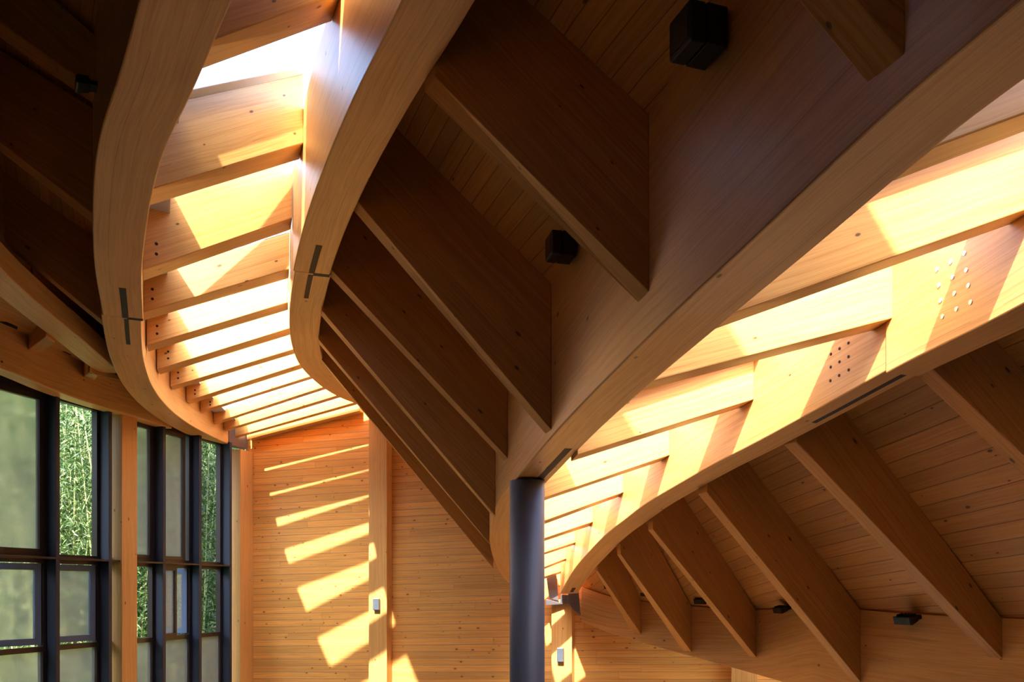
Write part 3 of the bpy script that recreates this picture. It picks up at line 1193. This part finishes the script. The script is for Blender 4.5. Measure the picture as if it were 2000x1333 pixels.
# ------------------------------------------------------------------ sconces
def sconce(x, y, pa, pb, w, h, label, Yoff=.0):
    mid = (pa + pb) / 2
    v = (x - CX) / F
    # point on post front plane
    d = (pb - pa)
    t = (v * pa.y - pa.x) / (d.x - v * d.y)
    p = pa + d * t
    z = (HY - y) / F * p.y
    c = V((p.x, p.y, z))
    r = empty('wall_sconce', tuple(c))
    tag(r, label, 'lamp', 'wall sconces on the timber posts')
    o = c - DW * (w / 2) - V((0, 0, h / 2))
    frame_box('back_plate', o + DW * .01 + V((0, 0, .01)), DW, NW, (0, 0, 1), w - .02, .012, h - .02, M['sconce'], r)
    hs = frame_box('housing', o + NW * .012, DW, NW, (0, 0, 1), w, .05, h, M['sconce'], r, .006)
    frame_box('diffuser', o + NW * .02 + DW * .01 + V((0, 0, -.006)), DW, NW, (0, 0, 1), w - .02, .034, .01, M['lens'], hs, .001)
    return r


sconce(737, 1181, p1a, p1b, .098, .172, 'small grey metal wall sconce on the sunlit post left of the column')
sconce(1095.5, 1279.5, p2a, p2b, .095, .20, 'small grey metal wall sconce on the post right of the column')


# ------------------------------------------------------------------ floodlights
def floodlight(c, fwd, upv, s, label, group):
    """c: mounting point on the beam, fwd: direction away from the mount, upv: roughly up"""
    fwd = fwd.normalized()
    side = fwd.cross(upv).normalized()
    upv = side.cross(fwd).normalized()
    r = empty('floodlight', tuple(c))
    tag(r, label, 'lamp', group)
    # bracket
    frame_box('mount_bracket', c - side * s * .35 - upv * s * .1, side, upv, fwd, s * .7, s * .2, s * .35, M['black'], r, .002)
    # tapered body
    o = c + fwd * s * .3
    a, b = s * .55, s * .2
    P = [o - side * a * .8 - upv * b * .6, o + side * a * .8 - upv * b * .6, o + side * a * .8 + upv * b * .6, o - side * a * .8 + upv * b * .6]
    e = o + fwd * s * .55
    Q = [e - side * a - upv * b, e + side * a - upv * b, e + side * a + upv * b, e - side * a + upv * b]
    hs = hexa('housing', P + Q, M['black'], r, .004)
    frame_box('lens', e - side * a * .85 - upv * b * .85 + fwd * .0, side, upv, fwd, a * 1.7, b * 1.7, .006, M['lens'], hs, .001)['label'] = 'dull glass lamp lens'
    for k in range(5):
        q = o + side * (-a * .7 + a * 1.4 * k / 4) + upv * b * .7 + fwd * s * .05
        frame_box('cooling_fin', q, side, upv, fwd, .006, s * .12, s * .4, M['black'], hs, 0)
    return r


def box_floodlight(p_corner, along, down, out_, sx, sy, sz, label):
    r = empty('floodlight', tuple(p_corner))
    tag(r, label, 'lamp', 'square floodlights in the middle roof slope')
    o = p_corner - along * (sx / 2)
    frame_box('housing', o, along, down, out_, sx, sy, sz * .55, M['black'], r, .006)
    ff = frame_box('front_frame', o + out_ * sz * .57, along, down, out_, sx, sy, sz * .43, M['black'], r, .01)
    frame_box('lens', o + out_ * sz + along * sx * .1 + down * sy * .1, along, down, out_, sx * .8, sy * .8, .004, M['lens'], ff, 0)
    frame_box('mount_bracket', o - out_ * .03 + along * sx * .2, along, down, out_, sx * .6, sy * .3, .03, M['black'], r, 0)
    return r


def beam_face(B, which, Y, zoff_top):
    p, t, h = B.at(which, Y)
    i = B.idx(Y)
    o = (B.base[i] - B.oth[i]) * (1 if which == 'base' else -1)
    o.z = 0
    return V((p.x, p.y, p.z + h - zoff_top)), horiz(t), o.normalized()


# on the low beam: pixel centres
for (x, y, s, lb) in [(1187, 1146, .13, 'black floodlight nearest the steel end bracket of the low beam'),
                      (1262, 1160, .14, 'black floodlight on the low beam, second from the steel bracket'),
                      (1372, 1173, .17, 'black floodlight on the low beam, in the middle of the five'),
                      (1532, 1190, .17, 'black floodlight on the low beam, second from the right'),
                      (1781, 1208, .19, 'black floodlight with visible fins, rightmost on the low beam')]:
    p, o = face_pt(B5, 'base', x + 8, y)
    if p is not None:
        t = o.cross(V((0, 0, 1)))
        floodlight(p + V((0, 0, .015)), o + V((0, 0, -.25)), V((0, 0, 1)), s, lb, 'floodlights along the low beam')

# square ones in the middle slope, in the corner between deck and diagonal beam
for (x, y, s, lb) in [(1112, 452, .155, 'square black floodlight between two dark rafters near the picture centre'),
                      (1394, 30, .165, 'square black floodlight near the top edge beside the diagonal beam')]:
    p, o = face_pt(B3, 'base', x + 12, y + 10)
    i = B3.idx(p.y)
    al = horiz(B3.tan[i])
    box_floodlight(p + o * .015, al, V((0, 0, -1)), o, s, s * .95, s, lb)

# small lamp at upper left, two above the windows
p, o = face_pt(B1, 'oth', 190, 178)
floodlight(V((p.x, p.y, p.z + .02)), o + V((0, 0, -.1)), V((0, 0, 1)) , .11, 'small black lamp under the planks at upper left', None)
for (x, y, s, lb) in [(8, 622, .15, 'black floodlight on the edge beam at the left picture edge'), (121, 676, .13, 'black floodlight on the edge beam behind the slim beam')]:
    p, o = face_pt(BW, 'base', x - 6, y + 6)
    if p is not None:
        floodlight(p, o + V((0, 0, -.3)), V((0, 0, 1)), s, lb, 'floodlights above the windows')

# ------------------------------------------------------------------ window wall
ZT, ZS = 0.345, -0.665       # transom and sill heights
ZTOP = 2.5


def gp(s, inset, z):
    """s metres towards the camera from the corner along the window wall"""
    return CORN - DG * s + NG * inset + V((0, 0, z))


def s_of(x, inset=0.0):
    return (CORN - (glaz_at(x, inset) - NG * inset)).dot(DG)


def wbox(name, s0, s1, i0, i1, z0, z1, mat, parent, bevel=.002):
    """box on window wall: s range, inset range (towards hall), z range"""
    if s0 > s1:
        s0, s1 = s1, s0
    P = [gp(s1, i1, z0), gp(s0, i1, z0), gp(s0, i0, z0), gp(s1, i0, z0)]
    P += [p + V((0, 0, z1 - z0)) for p in P]
    return hexa(name, P, mat, parent, bevel)


def pane(name, s0, s1, z0, z1, mat, parent, inset=-.03):
    if s0 > s1:
        s0, s1 = s1, s0
    a, b = gp(s1, inset, z0), gp(s0, inset, z0)
    h = V((0, 0, z1 - z0))
    th = NG * -.012
    vs = [a, b, b + h, a + h, a + th, b + th, b + th + h, a + th + h]
    fs = [(0, 1, 2, 3), (4, 5, 6, 7), (0, 1, 5, 4), (1, 2, 6, 5), (2, 3, 7, 6), (3, 0, 4, 7)]
    L = s1 - s0
    u4 = [(0, z0), (L, z0), (L, z1), (0, z1)]
    us = [u4, u4] + [[(0, 0), (0, 0), (0, 0), (0, 0)]] * 4
    return fix_normals(mesh_obj(name, [tuple(v) for v in vs], fs, us, mat, parent))


def frame_mesh(name, o, du, dn, width, z0, z1, fw, th, mat, parent):
    """rectangular frame: o corner at z=0, du along the width, dn thickness direction"""
    vs, fs, us = [], [], []
    zz = V((0, 0, 1))

    def bar(a0, a1, b0, b1, along_z):
        q = o + du * a0 + zz * b0
        A, B, T = du * (a1 - a0), zz * (b1 - b0), dn * th
        if along_z:
            P = [q, q + A, q + A + T, q + T]
            add_hexa(vs, fs, us, P + [p + B for p in P])
        else:
            P = [q, q + B, q + B + T, q + T]
            add_hexa(vs, fs, us, P + [p + A for p in P])
    bar(0, fw, z0, z1, True)
    bar(width - fw, width, z0, z1, True)
    bar(fw, width - fw, z0, z0 + fw, False)
    bar(fw, width - fw, z1 - fw, z1, False)
    return fix_normals(mesh_obj(name, vs, fs, us, mat, parent, .002))


def framed_pane(s0, s1, z0, z1, parent, fw=.035):
    if s0 > s1:
        s0, s1 = s1, s0
    f = frame_mesh('fixed_sash', gp(s1, -.06, 0), DG, NG, s1 - s0, z0, z1, fw, .06, M['mullb'], parent)
    pane('polycarbonate_pane', s0 + fw, s1 - fw, z0 + fw, z1 - fw, M['poly'], f)


def open_sash(s_hinge, width, z0, z1, ang, parent):
    """casement swung outwards about its far edge (hinge nearest the corner)"""
    h0 = gp(s_hinge, -.03, 0)
    dirv = (-DG * math.cos(ang) - NG * math.sin(ang))
    nrm = V((dirv.y, -dirv.x, 0)).normalized()
    if nrm.dot(NG) < 0:
        nrm = -nrm
    fw, th = .075, .04
    zz = V((0, 0, 1))
    f = frame_mesh('open_sash', h0 - nrm * th / 2, dirv, nrm, width, z0, z1, fw, th, M['sash'], parent)
    f['label'] = 'slate blue casement swung open'
    a = h0 + dirv * fw
    b = h0 + dirv * (width - fw)
    z0_, z1_ = z0 + fw, z1 - fw
    vs = [a + zz * z0_, b + zz * z0_, b + zz * z1_, a + zz * z1_]
    vs += [v - nrm * .01 for v in vs]
    fs = [(0, 1, 2, 3), (4, 5, 6, 7), (0, 1, 5, 4), (1, 2, 6, 5), (2, 3, 7, 6), (3, 0, 4, 7)]
    L = width - 2 * fw
    u4 = [(0, z0_), (L, z0_), (L, z1_), (0, z1_)]
    fix_normals(mesh_obj('polycarbonate_pane', [tuple(v) for v in vs], fs, [u4, u4] + [[(0, 0)] * 4] * 4, M['poly'], f))


MW, MP = .06, .13       # mullion width, protrusion
ms = {n: s_of(x, MP) for n, x in (('a', 117), ('b', 219), ('c', 324), ('d', 394), ('e', 453))}
ms['z'] = ms['a'] + 1.02        # mullion just out of the frame on the left
post_near, post_far = s_of(238, .15), s_of(268, .15)

W1 = empty('window_1', tuple(gp((ms['z'] + ms['b']) / 2, 0, FZ)))
tag(W1, 'tall window bay left of the timber post, frosted panes and open sashes', 'window', None, 'structure')
W2 = empty('window_2', tuple(gp((ms['c'] + ms['e']) / 2, 0, FZ)))
tag(W2, 'tall window bay between the timber post and the corner post', 'window', None, 'structure')
for n, W in (('z', W1), ('a', W1), ('b', W1), ('c', W2), ('d', W2), ('e', W2)):
    wbox('mullion', ms[n], ms[n] + MW, 0, MP, FZ, 2.245, M['mull'], W)
    wbox('mullion_frame', ms[n] - .0, ms[n] + MW + .05, -.08, -.001, FZ, ZTOP, M['mullb'], W)
for W, s0, s1 in ((W1, post_near + .001, ms['z']), (W2, ms['e'], post_far - .001)):
    wbox('transom_plate', s0, s1, -.08, MP, ZT - .01, ZT + .012, M['mullb'], W)
    wbox('sill_rail', s0, s1, -.08, -.0, ZS - .06, ZS, M['mullb'], W)
    wbox('transom_rail', s0, s1, -.075, -.002, ZT - .055, ZT + .055, M['mullb'], W)
    wbox('head_rail', s0, s1, -.08, 0, 2.2, ZTOP, M['mullb'], W)
    wbox('bottom_rail', s0, s1, -.08, 0, FZ, FZ + .08, M['mullb'], W)

zl0, zl1 = FZ + .08, ZS - .06
G = .055
# bay A : z..a
framed_pane(ms['a'] + MW + .05, ms['z'], ZT + G, 2.2, W1, fw=.05)
open_sash(ms['a'] + MW + .06, .70, ZS + .02, ZT - .06, math.radians(17), W1)
pane('polycarbonate_pane', ms['a'] + MW + .05, ms['z'], zl0, zl1, M['poly'], W1)
# bay B : a..b   (upper part slid open)
open_sash(ms['b'] + MW + .06, .64, ZS + .02, ZT - .06, math.radians(9), W1)
pane('polycarbonate_pane', ms['b'] + MW + .05, ms['a'], zl0, zl1, M['poly'], W1)
# bay C : post..c
framed_pane(ms['c'] + MW + .05, post_far, ZT + G, 2.2, W2, fw=.05)
pane('polycarbonate_pane', ms['c'] + MW + .05, post_far, zl0, zl1, M['poly'], W2)
# bay D : c..d
framed_pane(ms['d'] + MW + .14, ms['c'], ZT + G, 2.2, W2, fw=.05)
framed_pane(ms['d'] + MW + .33, ms['c'], ZS + .0, ZT - G, W2, fw=.04)
open_sash(ms['d'] + MW + .06, .36, ZS + .02, ZT - .06, math.radians(62), W2)
pane('polycarbonate_pane', ms['d'] + MW + .05, ms['c'], zl0, zl1, M['poly'], W2)
# bay E : d..e
pane('polycarbonate_pane', ms['e'] + MW + .05, ms['d'], zl0, zl1, M['poly'], W2)
wall_quad('wall_left', gp(ms['z'] + MW, -.1, 0), gp(-.02, -.1, 0), 2.42, 3.3, M['paint'], 'wall strip above the window heads, hidden by the edge beam', nrm=NG)
# wall stretch beyond the frame, towards the camera: wall continues
wall_quad('wall_left', gp(ms['z'] + MW + 13.5, 0, 0), gp(ms['z'] + MW, 0, 0), FZ, 5.2, M['paint'], 'side wall left of the windows, out of the picture', nrm=NG)


# ------------------------------------------------------------------ bamboo outside
def bamboo_meshes(seed, nleaf):
    rnd = random.Random(seed)
    vs, fs = [], []
    cv, cf = [], []
    H = 9.5
    tops = []
    for k in range(5):
        bx, by = rnd.uniform(-.5, .5), rnd.uniform(-.5, .5)
        lx, ly = rnd.uniform(-.9, .9), rnd.uniform(-.9, .9)
        hh = H * rnd.uniform(.75, 1.0)
        r = rnd.uniform(.018, .032)
        ring = 7
        N = 14
        path = []
        for i in range(N + 1):
            t = i / N
            path.append(V((bx + lx * t ** 1.8, by + ly * t ** 1.8, hh * t)))
        b = len(cv)
        for i, p in enumerate(path):
            rr = r * (1 - .75 * i / N)
            for a in range(ring):
                an = 2 * math.pi * a / ring
                cv.append((p.x + rr * math.cos(an), p.y + rr * math.sin(an), p.z))
        for i in range(N):
            for a in range(ring):
                a2 = (a + 1) % ring
                cf.append((b + i * ring + a, b + i * ring + a2, b + (i + 1) * ring + a2, b + (i + 1) * ring + a))
        tops.append(path)
    nb = nleaf // 9
    for k in range(nb):
        path = rnd.choice(tops)
        t = rnd.uniform(.06, 1.0)
        i = min(int(t * 14), 13)
        p = path[i].lerp(path[i + 1], t * 14 - i)
        an = rnd.uniform(0, 2 * math.pi)
        L = rnd.uniform(.25, 1.15) * (1.1 - .5 * t)
        q = p + V((math.cos(an) * L, math.sin(an) * L, L * rnd.uniform(-.15, .5)))
        for m in range(9):
            c = p.lerp(q, rnd.uniform(.3, 1.05)) + V((rnd.gauss(0, .07), rnd.gauss(0, .07), rnd.gauss(0, .06)))
            d = V((rnd.gauss(0, 1), rnd.gauss(0, 1), rnd.gauss(-.45, .6))).normalized()
            ll = rnd.uniform(.09, .17)
            w = V((rnd.gauss(0, 1), rnd.gauss(0, 1), rnd.gauss(0, 1)))
            w = (w - d * w.dot(d)).normalized() * rnd.uniform(.009, .015)
            b = len(vs)
            mid = c + d * ll * .4 + V((0, 0, .008))
            vs += [tuple(c), tuple(mid + w), tuple(c + d * ll + V((0, 0, -.012))), tuple(mid - w)]
            fs.append((b, b + 1, b + 2, b + 3))
    ml = bpy.data.meshes.new('foliage')
    ml.from_pydata(vs, [], fs)
    ml.materials.append(M['leaf'])
    mc = bpy.data.meshes.new('culms')
    mc.from_pydata(cv, [], cf)
    mc.materials.append(M['culm'])
    for p in mc.polygons:
        p.use_smooth = True
    return ml, mc


kinds = [bamboo_meshes(3, 9000), bamboo_meshes(11, 9000)]
spots = []
for row, (dist, n, x0, x1) in enumerate([(15.2, 6, 60, 440), (16.6, 6, 20, 480), (18.2, 6, 0, 520)]):
    for i in range(n):
        x = x0 + (x1 - x0) * (i + (.5 if row % 2 else .2)) / n
        Y = dist + random.uniform(-.4, .4)
        spots.append(((x - CX) / F * Y, Y, row, i))
rowname = ['front', 'middle', 'back']
proto = []
for k, (ml, mc) in enumerate(kinds):
    proto.append((ml, mc))
for k, (x, Y, row, i) in enumerate(spots):
    ml, mc = proto[k % 2]
    r = empty('bamboo_clump', (x, Y, FZ - .3))
    r.rotation_euler = (0, 0, random.uniform(0, 6.28))
    sc = random.uniform(.9, 1.1)
    r.scale = (sc, sc, sc)
    tag(r, f'{ORD[i]} leafy bamboo clump from the left in the {rowname[row]} row outside the windows', 'bamboo', 'bamboo grove outside the windows')
    for nm, me in (('foliage', ml), ('culms', mc)):
        o = bpy.data.objects.new(nm, me)
        C.objects.link(o)
        o.parent = r

# hillside behind the grove
vs, fs = [], []
N = 24
for i in range(N + 1):
    for j in range(9):
        x = -26 + 24 * i / N
        Y = 18.9 + .28 * j * 1.2 + .4 * math.sin(i * 1.3 + j)
        z = FZ - 1.0 + 1.9 * j + .25 * math.sin(i * 2.1 + j * 1.7)
        vs.append((x, Y - (x + 8) * .15, z))
for i in range(N):
    for j in range(8):
        a = i * 9 + j
        fs.append((a, a + 9, a + 10, a + 1))
o = fix_normals(mesh_obj('hillside', vs, fs, None, M['hill'], None, 0, True))
tag(o, 'dark green hillside behind the bamboo grove', 'hill', None, 'structure')
vs, fs = [], []
for i in range(25):
    for j in range(9):
        Y = -12 + 34 * i / 24
        vs.append((-13.0 - .55 * j + .5 * math.sin(i * 1.7 + j), Y, FZ - 1.0 + 1.35 * j + .3 * math.sin(i * 2.3 + j * 1.3)))
for i in range(24):
    for j in range(8):
        a = i * 9 + j
        fs.append((a, a + 9, a + 10, a + 1))
tag(fix_normals(mesh_obj('hillside', vs, fs, None, M['hill'], None, 0, True)), 'added green slope beside the building, blocking low sky', 'hill', None, 'structure')  # unseen slope added to cut low sky light at the windows
o = quad_slab('floor', [(-30, 5.0, FZ - .5), (-5.8, 5.0, FZ - .5), (-4.0, 14.5, FZ - .5), (2, 30, FZ - .5), (-30, 30, FZ - .5)], M['hill'], .1, 'mossy ground outside the windows')
o['category'] = 'ground'
o.name = 'ground'

# ------------------------------------------------------------------ lift everything to the hall floor level, camera, light
for o in list(bpy.context.scene.objects):
    if '_base' in o:
        del o['_base']
    if o.parent is None:
        o.location.z += EYE

cam_d = bpy.data.cameras.new('camera')
cam = bpy.data.objects.new('camera', cam_d)
C.objects.link(cam)
cam.location = (0, 0, EYE)
cam.rotation_euler = (math.radians(90), 0, 0)
cam_d.sensor_width = 36.0
cam_d.sensor_fit = 'HORIZONTAL'
cam_d.lens = F / 2000 * 36.0
cam_d.shift_y = (HY - 666.5) / 2000
cam_d.clip_start = 0.05
bpy.context.scene.camera = cam

SUN = V((0.275, 1.0, -1.15)).normalized()
sd = bpy.data.lights.new('sun', 'SUN')
sd.energy = 11.5
sd.angle = math.radians(0.9)
sd.color = (1.0, 0.95, 0.87)
so = bpy.data.objects.new('sun', sd)
C.objects.link(so)
so.location = (0, -5, 14)
so.rotation_euler = SUN.to_track_quat('-Z', 'Y').to_euler()

w = bpy.data.worlds.new('sky')
bpy.context.scene.world = w
w.use_nodes = True
nt = w.node_tree
nt.nodes.clear()
g = NT(nt)
sky = g.n('TexSky')
sky.sky_type = 'NISHITA'
sky.sun_disc = False
sky.sun_elevation = math.radians(44)
sky.sun_rotation = math.radians(180 + 7)
sky.air_density = 1.0
sky.dust_density = 2.6
bg = g.n('Background')
bg.inputs['Strength'].default_value = 1.1
g.l(sky.outputs[0], bg.inputs[0])
wo = g.n('OutputWorld')
g.l(bg.outputs[0], wo.inputs[0])

vs_ = bpy.context.scene.view_settings
vs_.view_transform = 'Standard'
vs_.look = 'None'
vs_.gamma = 1.0
vs_.exposure = 0.93
vs_.use_curve_mapping = False
